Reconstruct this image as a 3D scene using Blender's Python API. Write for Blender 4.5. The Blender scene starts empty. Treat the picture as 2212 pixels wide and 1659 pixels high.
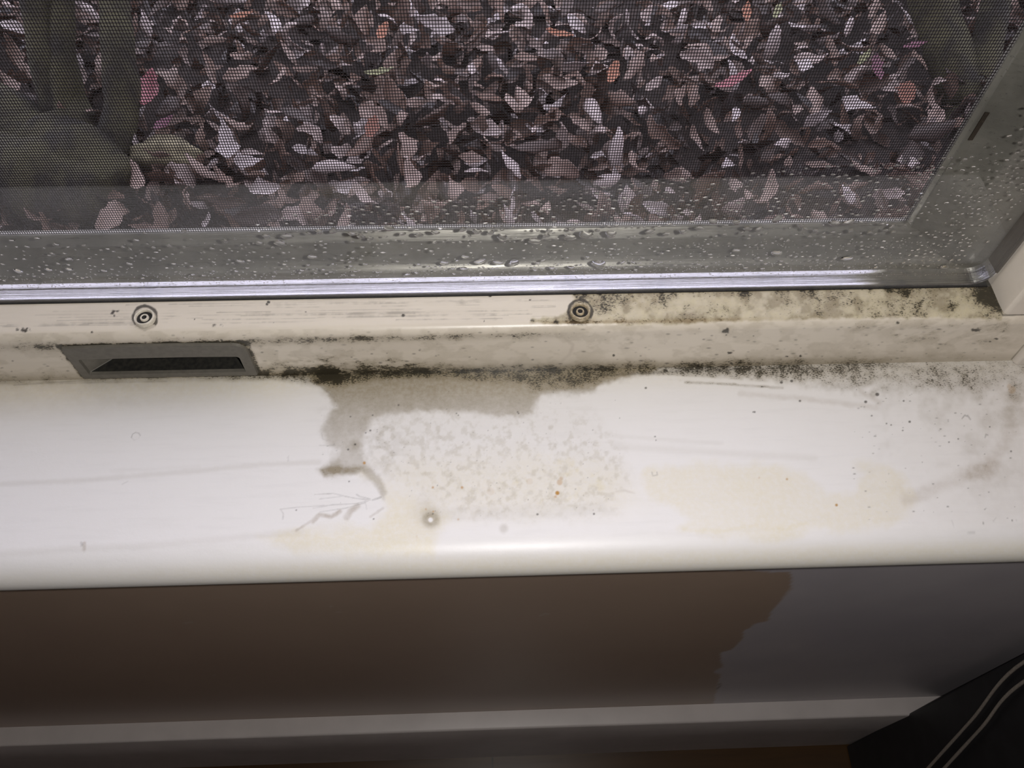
import bpy, bmesh, math, random
import numpy as np
from mathutils import Vector, Matrix

# ------------------------------------------------------------------ camera
SC = bpy.context.scene
COL = SC.collection
F, CX, CY = 1850.0, 1106.0, 829.5            # focal length and centre, in pixels of the 2212 x 1659 frame
ex = np.array([57694, 1214, -F]); ex /= np.linalg.norm(ex)
_xn = CX + (ex[1] * (1950 - CY) + ex[2] * F) / ex[0]
_dn = np.array([_xn - CX, -(1950 - CY), -F]); _dn /= np.linalg.norm(_dn)
ez = -_dn
ey = np.cross(ez, ex)
CM = np.array([ex, ey, ez])                   # camera axes -> world
EYE = np.array([0.0, 0.0, 0.37])              # 37 cm above the sill

cd = bpy.data.cameras.new('camera')
cam = bpy.data.objects.new('camera', cd)
COL.objects.link(cam)
m4 = Matrix.Identity(4)
for i in range(3):
    for j in range(3):
        m4[i][j] = CM[i][j]
    m4[i][3] = EYE[i]
cam.matrix_world = m4
cd.sensor_width = 36.0
cd.lens = 36.0 * F / 2212.0
cd.clip_start = 0.01
SC.camera = cam

# ------------------------------------------------------------------ light
SC.view_settings.view_transform = 'Standard'
SC.view_settings.look = 'None'
SC.view_settings.exposure = 0.0
SC.view_settings.gamma = 1.0

W = bpy.data.worlds.new('overcast_sky')
SC.world = W
W.use_nodes = True
bgn = W.node_tree.nodes['Background']
bgn.inputs['Color'].default_value = (0.86, 0.83, 1.0, 1)   # bluish winter overcast
bgn.inputs['Strength'].default_value = 3.0

ld = bpy.data.lights.new('phone_flash', 'POINT')
ld.energy = 4.95
ld.color = (1.0, 0.965, 0.935)
ld.shadow_soft_size = 0.004
fl = bpy.data.objects.new('phone_flash', ld)
COL.objects.link(fl)
fl.location = EYE + CM @ np.array([0.030, 0.004, 0.0])

# ------------------------------------------------------------------ helpers
def at(x, y, X=None, Y=None, Z=None):
    """where the sight line through photo pixel (x, y) meets a plane of the room"""
    d = CM @ np.array([x - CX, -(y - CY), -F])
    if X is not None: t = (X - EYE[0]) / d[0]
    elif Y is not None: t = (Y - EYE[1]) / d[1]
    else: t = (Z - EYE[2]) / d[2]
    return EYE + t * d

def pix(P):
    q = (np.asarray(P) - EYE) @ CM
    return CX - F * q[..., 0] / q[..., 2], CY + F * q[..., 1] / q[..., 2]

def link(name, me, mat=None, parent=None):
    o = bpy.data.objects.new(name, me)
    COL.objects.link(o)
    if mat is not None:
        me.materials.append(mat)
    if parent is not None:
        o.parent = parent
        o.matrix_parent_inverse = parent.matrix_world.inverted()
    return o

def tag(o, label=None, cat=None, group=None, kind=None):
    if label: o['label'] = label
    if cat: o['category'] = cat
    if group: o['group'] = group
    if kind: o['kind'] = kind
    return o

def empty(name, loc=(0, 0, 0)):
    o = bpy.data.objects.new(name, None)
    COL.objects.link(o)
    o.location = loc
    o.empty_display_size = 0.02
    o.matrix_world = Matrix.Translation(loc)
    return o

def smooth(me, v=True):
    me.polygons.foreach_set('use_smooth', [v] * len(me.polygons))
    me.update()

def from_pydata(name, vs, fs, mat=None, parent=None, sm=False):
    me = bpy.data.meshes.new(name)
    me.from_pydata([tuple(v) for v in vs], [], fs)
    bm = bmesh.new(); bm.from_mesh(me)
    bmesh.ops.recalc_face_normals(bm, faces=bm.faces)
    bm.to_mesh(me); bm.free()
    if sm: smooth(me)
    return link(name, me, mat, parent)

def box_bm(bm, lo, hi):
    r = bmesh.ops.create_cube(bm, size=1.0)
    for v in r['verts']:
        v.co = Vector([lo[k] + (v.co[k] + 0.5) * (hi[k] - lo[k]) for k in range(3)])
    return r['verts']

def box_obj(name, boxes, mat=None, parent=None, bevel=0.0):
    bm = bmesh.new()
    for lo, hi in boxes:
        box_bm(bm, lo, hi)
    if bevel:
        bmesh.ops.bevel(bm, geom=bm.edges[:], offset=bevel, segments=3, affect='EDGES', profile=0.5)
    me = bpy.data.meshes.new(name)
    bm.to_mesh(me); bm.free()
    return link(name, me, mat, parent)

def surf(name, xs, prof, mat=None, parent=None, hole=None, sm=True):
    """a long piece: profile points (Y, Z) carried along X; hole = (x0, x1, z0, z1) left open"""
    xs = np.asarray(xs); prof = np.asarray(prof)
    nx, npf = len(xs), len(prof)
    V = np.empty((nx, npf, 3))
    V[:, :, 0] = xs[:, None]
    V[:, :, 1] = prof[None, :, 0]
    V[:, :, 2] = prof[None, :, 1]
    idx = np.arange(nx * npf).reshape(nx, npf)
    q = np.stack([idx[:-1, :-1], idx[1:, :-1], idx[1:, 1:], idx[:-1, 1:]], -1).reshape(-1, 4)
    V = V.reshape(-1, 3)
    if hole:
        c = V[q].mean(1)
        keep = ~((c[:, 0] > hole[0]) & (c[:, 0] < hole[1]) & (c[:, 2] > hole[2]) & (c[:, 2] < hole[3]) & (c[:, 1] < 0.2320))
        q = q[keep]
    me = bpy.data.meshes.new(name)
    me.vertices.add(len(V)); me.vertices.foreach_set('co', V.ravel())
    me.loops.add(q.size); me.loops.foreach_set('vertex_index', q.ravel().astype(np.int32))
    me.polygons.add(len(q))
    me.polygons.foreach_set('loop_start', np.arange(0, q.size, 4, dtype=np.int32))
    me.update(calc_edges=True)
    me.validate()
    if sm: smooth(me)
    o = link(name, me, mat, parent)
    return o, V

def attr(o, name, r, g, b):
    me = o.data
    a = me.attributes.new(name, 'FLOAT_COLOR', 'POINT')
    c = np.ones((len(me.vertices), 4), dtype=np.float32)
    c[:, 0] = r; c[:, 1] = g; c[:, 2] = b
    a.data.foreach_set('color', c.ravel())

# --- traced stain shapes (numpy)
def vnoise(x, y, s, seed=0):
    rs = np.random.RandomState(seed)
    T = rs.rand(256, 256)
    u, v = x / s, y / s
    i, j = np.floor(u).astype(int), np.floor(v).astype(int)
    f, g = u - i, v - j
    f, g = f * f * (3 - 2 * f), g * g * (3 - 2 * g)
    i0, i1, j0, j1 = i % 256, (i + 1) % 256, j % 256, (j + 1) % 256
    return (T[i0, j0] * (1 - f) + T[i1, j0] * f) * (1 - g) + (T[i0, j1] * (1 - f) + T[i1, j1] * f) * g

def fbm(x, y, s, seed=0, n=4):
    t, a, w = 0.0, 1.0, 0.0
    for k in range(n):
        t = t + a * vnoise(x + 71 * k, y - 37 * k, s / 2 ** k, seed + k); w += a; a *= 0.55
    return t / w

def sstep(a, b, v):
    t = np.clip((v - a) / (b - a), 0, 1)
    return t * t * (3 - 2 * t)

def poly(px, py, pts, soft=6.0, rag=0.0, rs=18.0, seed=3):
    """0..1 inside a traced outline; ragged edge, soft border"""
    pts = np.array(pts, float)
    bx0, by0 = pts.min(0) - soft - rag - 4; bx1, by1 = pts.max(0) + soft + rag + 4
    out = np.zeros_like(px)
    sel = (px > bx0) & (px < bx1) & (py > by0) & (py < by1)
    x, y = px[sel], py[sel]
    d2 = np.full(x.shape, 1e12); ins = np.zeros(x.shape, bool)
    for k in range(len(pts)):
        a, b = pts[k], pts[(k + 1) % len(pts)]
        e = b - a
        t = np.clip(((x - a[0]) * e[0] + (y - a[1]) * e[1]) / (e @ e + 1e-9), 0, 1)
        d2 = np.minimum(d2, (x - a[0] - t * e[0]) ** 2 + (y - a[1] - t * e[1]) ** 2)
        c = ((a[1] > y) != (b[1] > y))
        with np.errstate(divide='ignore', invalid='ignore'):
            xi = a[0] + (y - a[1]) * (b[0] - a[0]) / (b[1] - a[1] if b[1] != a[1] else 1e-9)
        ins ^= c & (x < xi)
    sd = np.sqrt(d2) * np.where(ins, 1, -1)
    if rag:
        sd = sd + (fbm(x, y, rs, seed) - 0.5) * 2 * rag
    out[sel] = sstep(-soft, soft, sd)
    return out

def stroke(px, py, pts, w, soft=1.5, rag=0.0, seed=5):
    pts = np.array(pts, float)
    m = w + soft + 3 + rag
    sel = (px > pts[:, 0].min() - m) & (px < pts[:, 0].max() + m) & (py > pts[:, 1].min() - m) & (py < pts[:, 1].max() + m)
    out = np.zeros_like(px)
    x, y = px[sel], py[sel]
    d2 = np.full(x.shape, 1e12)
    for a, b in zip(pts[:-1], pts[1:]):
        e = b - a
        t = np.clip(((x - a[0]) * e[0] + (y - a[1]) * e[1]) / (e @ e + 1e-9), 0, 1)
        d2 = np.minimum(d2, (x - a[0] - t * e[0]) ** 2 + (y - a[1] - t * e[1]) ** 2)
    d = np.sqrt(d2)
    if rag: d = d + (fbm(x, y, 12, seed) - 0.5) * 2 * rag
    out[sel] = 1 - sstep(w - soft, w + soft, d)
    return out

def dot(px, py, x, y, r, soft=1.2, ax=1.0):
    return 1 - sstep(r - soft, r + soft, np.hypot((px - x) / ax, py - y))

def lin(px, xs, ys):
    return np.interp(px, xs, ys)

# ------------------------------------------------------------------ materials
class N:
    def __init__(s, name):
        s.m = bpy.data.materials.new(name); s.m.use_nodes = True
        s.t = s.m.node_tree; s.b = s.t.nodes['Principled BSDF']; s.o = s.t.nodes['Material Output']
    def n(s, typ, **k):
        d = s.t.nodes.new(typ)
        for a, v in k.items():
            if a in d.bl_rna.properties and a != 'inputs': setattr(d, a, v)
            else: d.inputs[a.replace('_', ' ')].default_value = v
        return d
    def l(s, a, b): s.t.links.new(a, b)
    def noise(s, scale, detail=3, rough=0.55, stretch=None, obj=True, dist=0.0):
        d = s.n('ShaderNodeTexNoise'); d.inputs['Scale'].default_value = scale
        d.inputs['Detail'].default_value = detail; d.inputs['Roughness'].default_value = rough
        d.inputs['Distortion'].default_value = dist
        co = s.n('ShaderNodeTexCoord')
        if stretch:
            mp = s.n('ShaderNodeMapping'); mp.inputs['Scale'].default_value = stretch
            s.l(co.outputs['Object'], mp.inputs['Vector']); s.l(mp.outputs[0], d.inputs['Vector'])
        else: s.l(co.outputs['Object'], d.inputs['Vector'])
        return d.outputs['Fac']
    def math(s, op, a, b=None, c=None, clamp=False):
        d = s.n('ShaderNodeMath'); d.operation = op; d.use_clamp = clamp
        for k, v in enumerate((a, b, c)):
            if v is None: continue
            if isinstance(v, (int, float)): d.inputs[k].default_value = v
            else: s.l(v, d.inputs[k])
        return d.outputs[0]
    def range(s, v, a, b, c=0.0, e=1.0):
        d = s.n('ShaderNodeMapRange'); d.interpolation_type = 'SMOOTHSTEP'
        for k, q in (('Value', v), ('From Min', a), ('From Max', b), ('To Min', c), ('To Max', e)):
            if isinstance(q, (int, float)): d.inputs[k].default_value = q
            else: s.l(q, d.inputs[k])
        return d.outputs[0]
    def mix(s, f, a, b):
        d = s.n('ShaderNodeMix'); d.data_type = 'RGBA'
        if isinstance(f, (int, float)): d.inputs[0].default_value = f
        else: s.l(f, d.inputs[0])
        for k, v in ((6, a), (7, b)):
            if isinstance(v, tuple): d.inputs[k].default_value = (*v, 1)
            else: s.l(v, d.inputs[k])
        return d.outputs[2]
    def attr(s, name):
        a = s.n('ShaderNodeAttribute'); a.attribute_name = name
        sp = s.n('ShaderNodeSeparateColor'); s.l(a.outputs['Color'], sp.inputs[0])
        return sp.outputs[0], sp.outputs[1], sp.outputs[2]
    def bump(s, h, strength=0.2, dist=0.001):
        d = s.n('ShaderNodeBump'); d.inputs['Strength'].default_value = strength; d.inputs['Distance'].default_value = dist
        s.l(h, d.inputs['Height']); s.l(d.outputs[0], s.b.inputs['Normal'])
    def set(s, **k):
        for a, v in k.items():
            i = s.b.inputs[a.replace('_', ' ')]
            if isinstance(v, tuple): i.default_value = (*v, 1) if len(v) == 3 else v
            elif isinstance(v, (int, float)): i.default_value = v
            else: s.l(v, i)
        return s.m

def plain(name, col, rough=0.5, metal=0.0, var=0.12, scale=60, bump=0.0, stretch=None):
    s = N(name)
    nz = s.noise(scale, 4, stretch=stretch)
    c = s.mix(s.range(nz, 0.3, 0.7), tuple(v * (1 - var) for v in col), tuple(min(1, v * (1 + var)) for v in col))
    if bump: s.bump(nz, bump)
    return s.set(Base_Color=c, Roughness=rough, Metallic=metal)

def dirty_paint(name, base, rough, mould_scale=1700, streak=(0.5, 1, 1), rustc=(0.45, 0.22, 0.02)):
    """paint whose stains are traced onto the surface: 'stain' = film, mould density, yellowing; 'marks' = dark, rust, smear"""
    s = N(name)
    grime, mould, yel = s.attr('stain')
    dark, rust, smear = s.attr('marks')
    n1 = s.noise(90, 5, 0.6)
    n2 = s.noise(420, 4, 0.65)
    n3 = s.noise(mould_scale, 3, 0.7, stretch=streak)
    n4 = s.noise(300, 3, 0.6, stretch=(0.12, 1, 1))
    n5 = s.noise(140, 4, 0.6)
    c = s.mix(s.math('MULTIPLY', s.range(n4, 0.45, 0.75), 0.14), base, tuple(v * 0.80 for v in base))
    c = s.mix(s.math('MULTIPLY', yel, s.range(n2, 0.2, 0.7, 0.45, 1.0), clamp=True), c, (0.72, 0.65, 0.45))
    c = s.mix(s.math('MULTIPLY', smear, s.range(n5, 0.3, 0.7, 0.5, 1.0), clamp=True), c, (0.42, 0.36, 0.30))
    g = s.math('MULTIPLY', grime, s.range(n2, 0.25, 0.75, 0.86, 1.08), clamp=True)
    c = s.mix(g, c, (0.30, 0.255, 0.18))
    # mould: grains whose number grows with the traced density, in clumps
    dens = s.math('MULTIPLY', mould, s.range(n5, 0.3, 0.7, 0.65, 1.25))
    thr = s.math('SUBTRACT', 0.73, s.math('MULTIPLY', dens, 0.36))
    grain = s.math('MULTIPLY', s.range(n3, thr, s.math('ADD', thr, 0.15)), 0.92)
    grain = s.math('MULTIPLY', grain, s.range(mould, 0.0, 0.10))
    c = s.mix(s.math('MULTIPLY', dens, 0.72, clamp=True), c, (0.20, 0.158, 0.082))
    c = s.mix(grain, c, (0.025, 0.022, 0.015))
    c = s.mix(rust, c, rustc)
    c = s.mix(dark, c, (0.03, 0.025, 0.018))
    s.bump(n2, 0.06, 0.001)
    return s.set(Base_Color=c, Roughness=s.range(grime, 0, 1, rough, rough * 0.65))

M_sill = dirty_paint('white_sill_paint', (0.80, 0.785, 0.78), 0.40)
M_frame = dirty_paint('cream_frame_paint', (0.66, 0.60, 0.52), 0.34, 1500, (0.55, 1, 1), (0.20, 0.11, 0.03))
M_casing = plain('cream_casing_paint', (0.62, 0.57, 0.51), 0.45, var=0.04)
M_white = plain('off_white_gloss_paint', (0.60, 0.55, 0.525), 0.42, var=0.05, scale=25, bump=0.03)
M_room = plain('pale_room_paint', (0.55, 0.50, 0.47), 0.7, var=0.04, scale=8)
M_black = plain('black_laminate', (0.012, 0.012, 0.014), 0.55, var=0.2)
M_cord = plain('pale_woven_cord', (0.27, 0.235, 0.20), 0.8, var=0.2, scale=900)
M_pull = plain('grey_plastic', (0.125, 0.115, 0.095), 0.55, var=0.10, scale=300, bump=0.05)
M_recess = plain('mouldy_dark_recess', (0.012, 0.011, 0.008), 0.7, var=0.6, scale=500)
M_wire = plain('grey_fibreglass_wire', (0.018, 0.015, 0.0145), 0.7, var=0.1)
M_wire.node_tree.nodes['Principled BSDF'].inputs['Specular IOR Level'].default_value = 0.15
M_gap = plain('black_mould_gasket', (0.012, 0.011, 0.010), 0.8, var=0.5, scale=700)

def metal_mat(name, col, rough, stretch, lo, hi):
    s = N(name)
    nz = s.noise(700, 4, 0.7, stretch=stretch)
    n2 = s.noise(30, 4, 0.6)
    c = s.mix(s.range(n2, 0.3, 0.7), tuple(v * lo for v in col), tuple(v * hi for v in col))
    s.bump(nz, 0.25, 0.0004)
    return s.set(Base_Color=c, Roughness=s.range(nz, 0.3, 0.7, rough * 0.7, rough * 1.4), Metallic=1.0)
M_alu = metal_mat('bright_aluminium', (0.92, 0.92, 0.94), 0.16, (0.03, 1, 1), 0.9, 1.0)
M_alu_dull = metal_mat('weathered_aluminium', (0.205, 0.20, 0.172), 0.36, (0.04, 1, 1), 0.70, 1.15)
M_alu_dull.node_tree.nodes['Principled BSDF'].inputs['Metallic'].default_value = 0.55
M_dark_metal = metal_mat('dull_dark_metal', (0.13, 0.11, 0.09), 0.45, (1, 1, 0.05), 0.7, 1.1)

def glass_mat():
    s = N('window_glass'); t = s.t
    g = s.n('ShaderNodeNewGeometry')
    d = s.n('ShaderNodeVectorMath'); d.operation = 'DOT_PRODUCT'
    s.l(g.outputs['Normal'], d.inputs[0]); s.l(g.outputs['Incoming'], d.inputs[1])
    k = s.math('SUBTRACT', 1.0, s.math('ABSOLUTE', d.outputs['Value']))
    fr = s.math('ADD', 0.04, s.math('MULTIPLY', s.math('POWER', k, 5.0), 0.96), clamp=True)
    tr = s.n('ShaderNodeBsdfTransparent'); gl = s.n('ShaderNodeBsdfGlossy'); gl.inputs['Roughness'].default_value = 0.02
    mx = s.n('ShaderNodeMixShader')
    s.l(fr, mx.inputs[0]); s.l(tr.outputs[0], mx.inputs[1]); s.l(gl.outputs[0], mx.inputs[2])
    # a thin breath of condensation low on the pane
    co = s.n('ShaderNodeTexCoord'); sp = s.n('ShaderNodeSeparateXYZ'); s.l(co.outputs['Object'], sp.inputs[0])
    nz = s.noise(22, 4, 0.6)
    hz = s.math('ADD', sp.outputs[2], s.math('MULTIPLY', s.math('SUBTRACT', nz, 0.5), 0.05))
    fog = s.range(hz, 0.095, 0.055, 0.0, 0.030)
    df = s.n('ShaderNodeBsdfDiffuse'); df.inputs['Color'].default_value = (0.85, 0.85, 0.85, 1)
    m2 = s.n('ShaderNodeMixShader')
    s.l(fog, m2.inputs[0]); s.l(mx.outputs[0], m2.inputs[1]); s.l(df.outputs[0], m2.inputs[2])
    s.l(m2.outputs[0], s.o.inputs['Surface'])
    t.nodes.remove(s.b)
    return s.m
M_glass = glass_mat()

def water_mat():
    s = N('water')
    return s.set(Base_Color=(1, 1, 1), Roughness=0.0, IOR=1.33, Transmission_Weight=1.0)
M_water = water_mat()

def wall_mat():
    s = N('half_painted_wall')
    tan, edge, scr = s.attr('paint')
    n1 = s.noise(7, 4); n2 = s.noise(500, 3, stretch=(0.2, 1, 1))
    grey = s.mix(s.range(n1, 0.35, 0.65), (0.50, 0.465, 0.49), (0.57, 0.53, 0.545))
    brown = s.mix(s.range(n1, 0.3, 0.7), (0.41, 0.305, 0.235), (0.44, 0.33, 0.255))
    c = s.mix(tan, grey, brown)
    c = s.mix(edge, c, (0.16, 0.09, 0.03))
    c = s.mix(scr, c, (0.55, 0.5, 0.45))
    s.bump(n2, 0.05)
    return s.set(Base_Color=c, Roughness=0.33)
M_wall = wall_mat()

def floor_mat():
    s = N('wood_floor')
    co = s.n('ShaderNodeTexCoord')
    br = s.n('ShaderNodeTexBrick'); br.inputs['Scale'].default_value = 1.0
    br.inputs['Brick Width'].default_value = 0.9; br.inputs['Row Height'].default_value = 0.07
    br.inputs['Mortar Size'].default_value = 0.001
    br.inputs['Color1'].default_value = (0.085, 0.042, 0.013, 1); br.inputs['Color2'].default_value = (0.055, 0.027, 0.010, 1)
    br.inputs['Mortar'].default_value = (0.02, 0.01, 0.005, 1)
    s.l(co.outputs['Object'], br.inputs['Vector'])
    nz = s.noise(60, 6, 0.65, stretch=(0.08, 1, 1))
    c = s.mix(s.range(nz, 0.3, 0.7, 0, 0.6), br.outputs[0], (0.035, 0.016, 0.006))
    s.bump(nz, 0.1)
    return s.set(Base_Color=c, Roughness=0.30)
M_floor = floor_mat()

def bark_mat():
    s = N('mossy_bark')
    n1 = s.noise(26, 5, 0.6, stretch=(1, 1, 0.35)); n2 = s.noise(140, 4, 0.6)
    c = s.mix(s.range(n1, 0.35, 0.65), (0.010, 0.009, 0.005), (0.055, 0.053, 0.022))
    c = s.mix(s.range(n2, 0.5, 0.8, 0, 0.5), c, (0.05, 0.04, 0.03))
    s.bump(n2, 0.6, 0.004)
    return s.set(Base_Color=c, Roughness=0.8)
M_bark = bark_mat()

def leaf_mat(name, cols):
    """dead leaf: a hue per leaf, veins and blotches"""
    s = N(name)
    rnd = s.n('ShaderNodeAttribute'); rnd.attribute_name = 'leaf_hue'
    rmp = s.n('ShaderNodeValToRGB'); e = rmp.color_ramp
    e.interpolation = 'LINEAR'
    while len(e.elements) < len(cols): e.elements.new(0.5)
    for k, cl in enumerate(cols):
        e.elements[k].position = k / max(1, len(cols) - 1); e.elements[k].color = (*cl, 1)
    s.l(rnd.outputs['Fac'], rmp.inputs[0])
    nz = s.noise(120, 4, 0.6); n2 = s.noise(30, 3)
    c = s.mix(s.range(nz, 0.4, 0.75, 0, 0.55), rmp.outputs[0], (0.05, 0.03, 0.022))
    s.bump(nz, 0.3, 0.002)
    return s.set(Base_Color=c, Roughness=s.range(n2, 0.3, 0.7, 0.24, 0.5))
LEAFC = [(0.016, 0.010, 0.008), (0.055, 0.031, 0.021), (0.16, 0.098, 0.070), (0.32, 0.24, 0.20), (0.48, 0.43, 0.42)]
M_leaf = leaf_mat('dead_leaf', LEAFC)
M_soil = plain('dark_wet_soil', (0.028, 0.020, 0.016), 0.8, var=0.5, scale=90, bump=0.5)
M_stone = plain('mossy_stone', (0.22, 0.20, 0.125), 0.85, var=0.35, scale=50, bump=0.5)
M_outer = plain('grey_outer_sill', (0.30, 0.30, 0.29), 0.6, var=0.1)

# ------------------------------------------------------------------ room shell
FLOOR_Z = -0.622
WALL_Y, SILL_Y0, SILL_Y1 = 0.150, 0.1295, 0.2317
WX0, WX1, WZ1 = -0.80, 0.30, 1.15           # the opening in the wall

tag(box_obj('floor', [((-1.9, -2.6, FLOOR_Z - 0.05), (1.9, 0.31, FLOOR_Z))], M_floor), 'dark brown wooden plank floor below the window wall', 'floor', kind='structure')
tag(box_obj('ceiling', [((-1.9, -2.6, 1.80), (1.9, 0.31, 1.85))], M_room), 'plain pale ceiling of the room', 'ceiling', kind='structure')
tag(box_obj('wall_left', [((-1.9, -2.55, FLOOR_Z), (-1.8, 0.149, 1.80))], M_room), 'plain pale wall left of the window wall', 'wall', kind='structure')
tag(box_obj('wall_right', [((1.8, -2.55, FLOOR_Z), (1.9, 0.149, 1.80))], M_room), 'plain pale wall right of the window wall', 'wall', kind='structure')
tag(box_obj('wall_back', [((-1.9, -2.6, FLOOR_Z), (1.9, -2.55, 1.80))], M_room), 'plain pale wall facing the window', 'wall', kind='structure')

# window wall: the part below the sill carries the two paints
xs = np.concatenate([np.linspace(-1.9, -0.52, 24), np.linspace(-0.51, 0.62, 560), np.linspace(0.65, 1.9, 24)])
zs = np.concatenate([np.linspace(FLOOR_Z, -0.5, 14), np.linspace(-0.497, -0.021, 240)])
prof = [(WALL_Y, z) for z in zs] + [(0.30, -0.021), (0.30, FLOOR_Z)]
wall, V = surf('wall_front', xs, prof, M_wall, sm=False)
px, py = pix(V)
front = V[:, 1] < WALL_Y + 1e-4
bnd = [(-9000, 900), (1707, 1235), (1709, 1272), (1686, 1296), (1668, 1318), (1660, 1338), (1628, 1350), (1606, 1358), (1603, 1384), (1580, 1405),
       (1557, 1411), (1560, 1440), (1541, 1452), (1557, 1458), (1550, 1480), (1543, 1530), (1530, 2600), (-9000, 2600)]
tan = poly(px, py, bnd, 1.6, 5.0, 16) * front
edge = sstep(-0.4545, -0.4585, V[:, 2]) * (0.5 + fbm(px, py, 20, 9)) * front * np.where(px < 1545, 1.0, 0.15)
edge = np.clip(edge + 0.8 * stroke(px, py, [(1556, 1478), (1550, 1488)], 2), 0, 1)
scr = np.zeros_like(px)
for pts, w in (([(400, 1346), (414, 1344)], 1.2), ([(1168, 1330), (1178, 1325), (1185, 1327)], 1.2), ([(712, 1312), (716, 1310)], 1.2), ([(460, 1459), (466, 1458)], 1.2), ([(724, 1322), (736, 1322)], 1.0), ([(566, 1303), (570, 1306)], 1.0)):
    scr = np.maximum(scr, 0.6 * stroke(px, py, pts, w, 1.0))
attr(wall, 'paint', tan, edge, scr)
tag(wall, 'wall below the sill, half brown paint and half bare grey', 'wall', kind='structure')
up = box_obj('wall_front_upper', [((-1.9, 0.15, -0.021), (WX0, 0.30, 1.80)), ((WX1, 0.15, -0.021), (1.9, 0.30, 1.80)), ((WX0, 0.15, WZ1), (WX1, 0.30, 1.80))], M_room)
up.name = 'wall_window'
tag(up, 'pale wall around the sides and top of the window', 'wall', kind='structure')

# baseboard
BT = -0.4545
prof = [(0.1499, BT), (0.1360, BT), (0.1345, BT - 0.0004), (0.1338, BT - 0.002), (0.1338, -0.535), (0.1338, FLOOR_Z)]
bb, V = surf('baseboard_front', np.linspace(-1.8, 1.8, 60), prof, M_white, sm=False)
tag(bb, 'off white painted baseboard under the window sill', 'baseboard', kind='structure')

# ------------------------------------------------------------------ window: sill
win = empty('window_1', (-0.25, 0.25, 0.0))
tag(win, 'wet mouldy window with white sill and bright metal glazing edge', 'window', kind='structure')

xs = np.concatenate([np.linspace(WX0, -0.302, 60), np.arange(-0.30, 0.2999, 0.0004), [WX1]])
RA, RB, NY = 0.0155, 0.0130, 0.1443                 # rounded nose of the sill
prof = [(0.1495, -2 * RB), (NY, -2 * RB)]
prof += [(NY - RA * math.sin(a), -RB - RB * math.cos(a)) for a in np.linspace(0.15, math.pi - 0.02, 44)]
prof += [(y, 0.0) for y in np.arange(NY + 0.0003, SILL_Y1 + 0.012, 0.0004)]
prof += [(SILL_Y1 + 0.012, -0.020), (0.1495, -0.0205), (0.1495, -2 * RB)]
sill, V = surf('window_sill', xs, prof, M_sill, win)
px, py = pix(V)
top = V[:, 2] > -0.022

joint = lin(px, [0, 560, 1069, 1600, 2185, 2300], [825, 812, 803, 790, 776, 774])     # where sill and frame meet
below = py - joint
G = [(560, 806), (600, 812), (650, 815), (690, 838), (712, 858), (724, 880), (706, 902), (694, 930), (706, 958), (738, 972), (722, 998), (690, 1014), (704, 1028),
     (762, 1022), (800, 1012), (790, 992), (780, 968), (788, 936), (806, 906), (834, 896), (900, 890), (1000, 890), (1060, 896), (1110, 900), (1152, 896),
     (1156, 868), (1166, 851), (1230, 846), (1276, 846), (1292, 836), (1320, 822), (1420, 800), (1420, 770), (560, 770)]
g1 = 0.6 * poly(px, py, G, 7, 10, 22, 3) + 0.4 * poly(px, py, G, 13, 12, 9, 6)
g1 *= 0.60 + 0.34 * sstep(110, 0, below) - 0.18 * sstep(60, 190, below)
g2 = 0.5 * poly(px, py, [(690, 1012), (740, 1005), (800, 1010), (826, 1036), (834, 1062), (828, 1078), (818, 1062), (806, 1040), (780, 1022), (700, 1030)], 6, 6, 14, 8)
g2 += 0.35 * dot(px, py, 722, 1006, 14, 9) + 0.30 * dot(px, py, 768, 962, 10, 9)
mot = poly(px, py, [(800, 890), (1150, 890), (1260, 900), (1330, 960), (1350, 1030), (1320, 1105), (1120, 1108), (960, 1100), (880, 1040), (800, 990)], 40, 20, 40, 21)
mot *= 0.06 * sstep(0.45, 0.75, fbm(px, py, 11, 33)) + 0.02
ring = np.exp(-((np.hypot(px - 931, (py - 1122) * 1.05) - 10) / 10.0) ** 2)
grime = g1 + g2 + 0.7 * mot + 0.62 * ring + 0.22 * np.exp(-(np.hypot(px - 920, py - 1105) / 30) ** 2)
grime += 0.30 * dot(px, py, 1088, 1142, 9, 5)
grime += 0.20 * sstep(26, 0, below) * sstep(760, 500, px)
# long wipe lines on the clean left part
for pts, w, a in (([(0, 1046), (200, 1036), (430, 1017), (560, 1004), (690, 998)], 5, 0.14), ([(0, 1197), (160, 1186), (330, 1177), (500, 1163), (650, 1148)], 7, 0.10),
                  ([(240, 1018), (430, 1008)], 4, 0.05), ([(1330, 965), (1760, 990)], 7, 0.10), ([(1300, 940), (1560, 958)], 4, 0.07), ([(1420, 1150), (1560, 1160)], 4, 0.05)):
    s_ = stroke(px, py, pts, w, w * 0.9, 2)
    grime += a * s_
below2 = below / np.maximum(6.0, lin(px, [0, 480, 600, 680, 720, 800, 930, 1000, 1100, 1160, 1250, 1310, 1340, 1420, 1470, 1560, 1660, 1760, 1860, 1960, 2060, 2130, 2212],
                                          [9, 12, 14, 30, 36, 22, 18, 24, 38, 56, 60, 34, 18, 22, 30, 38, 44, 56, 74, 84, 90, 104, 120]))
rag = (fbm(px, py, 14, 41) - 0.5) * 0.55
dens = sstep(1.08, 0.35, below2 + rag)
strength = lin(px, [0, 400, 560, 700, 900, 1100, 1300, 1700, 1850, 1950, 2100, 2212], [0.45, 0.5, 0.75, 1.0, 0.92, 1.0, 0.95, 1.0, 0.85, 0.58, 0.52, 0.42])
mould = dens * strength * (1.0 - 0.35 * np.clip(below2, 0, 1)) * sstep(-20, 0, below)
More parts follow.
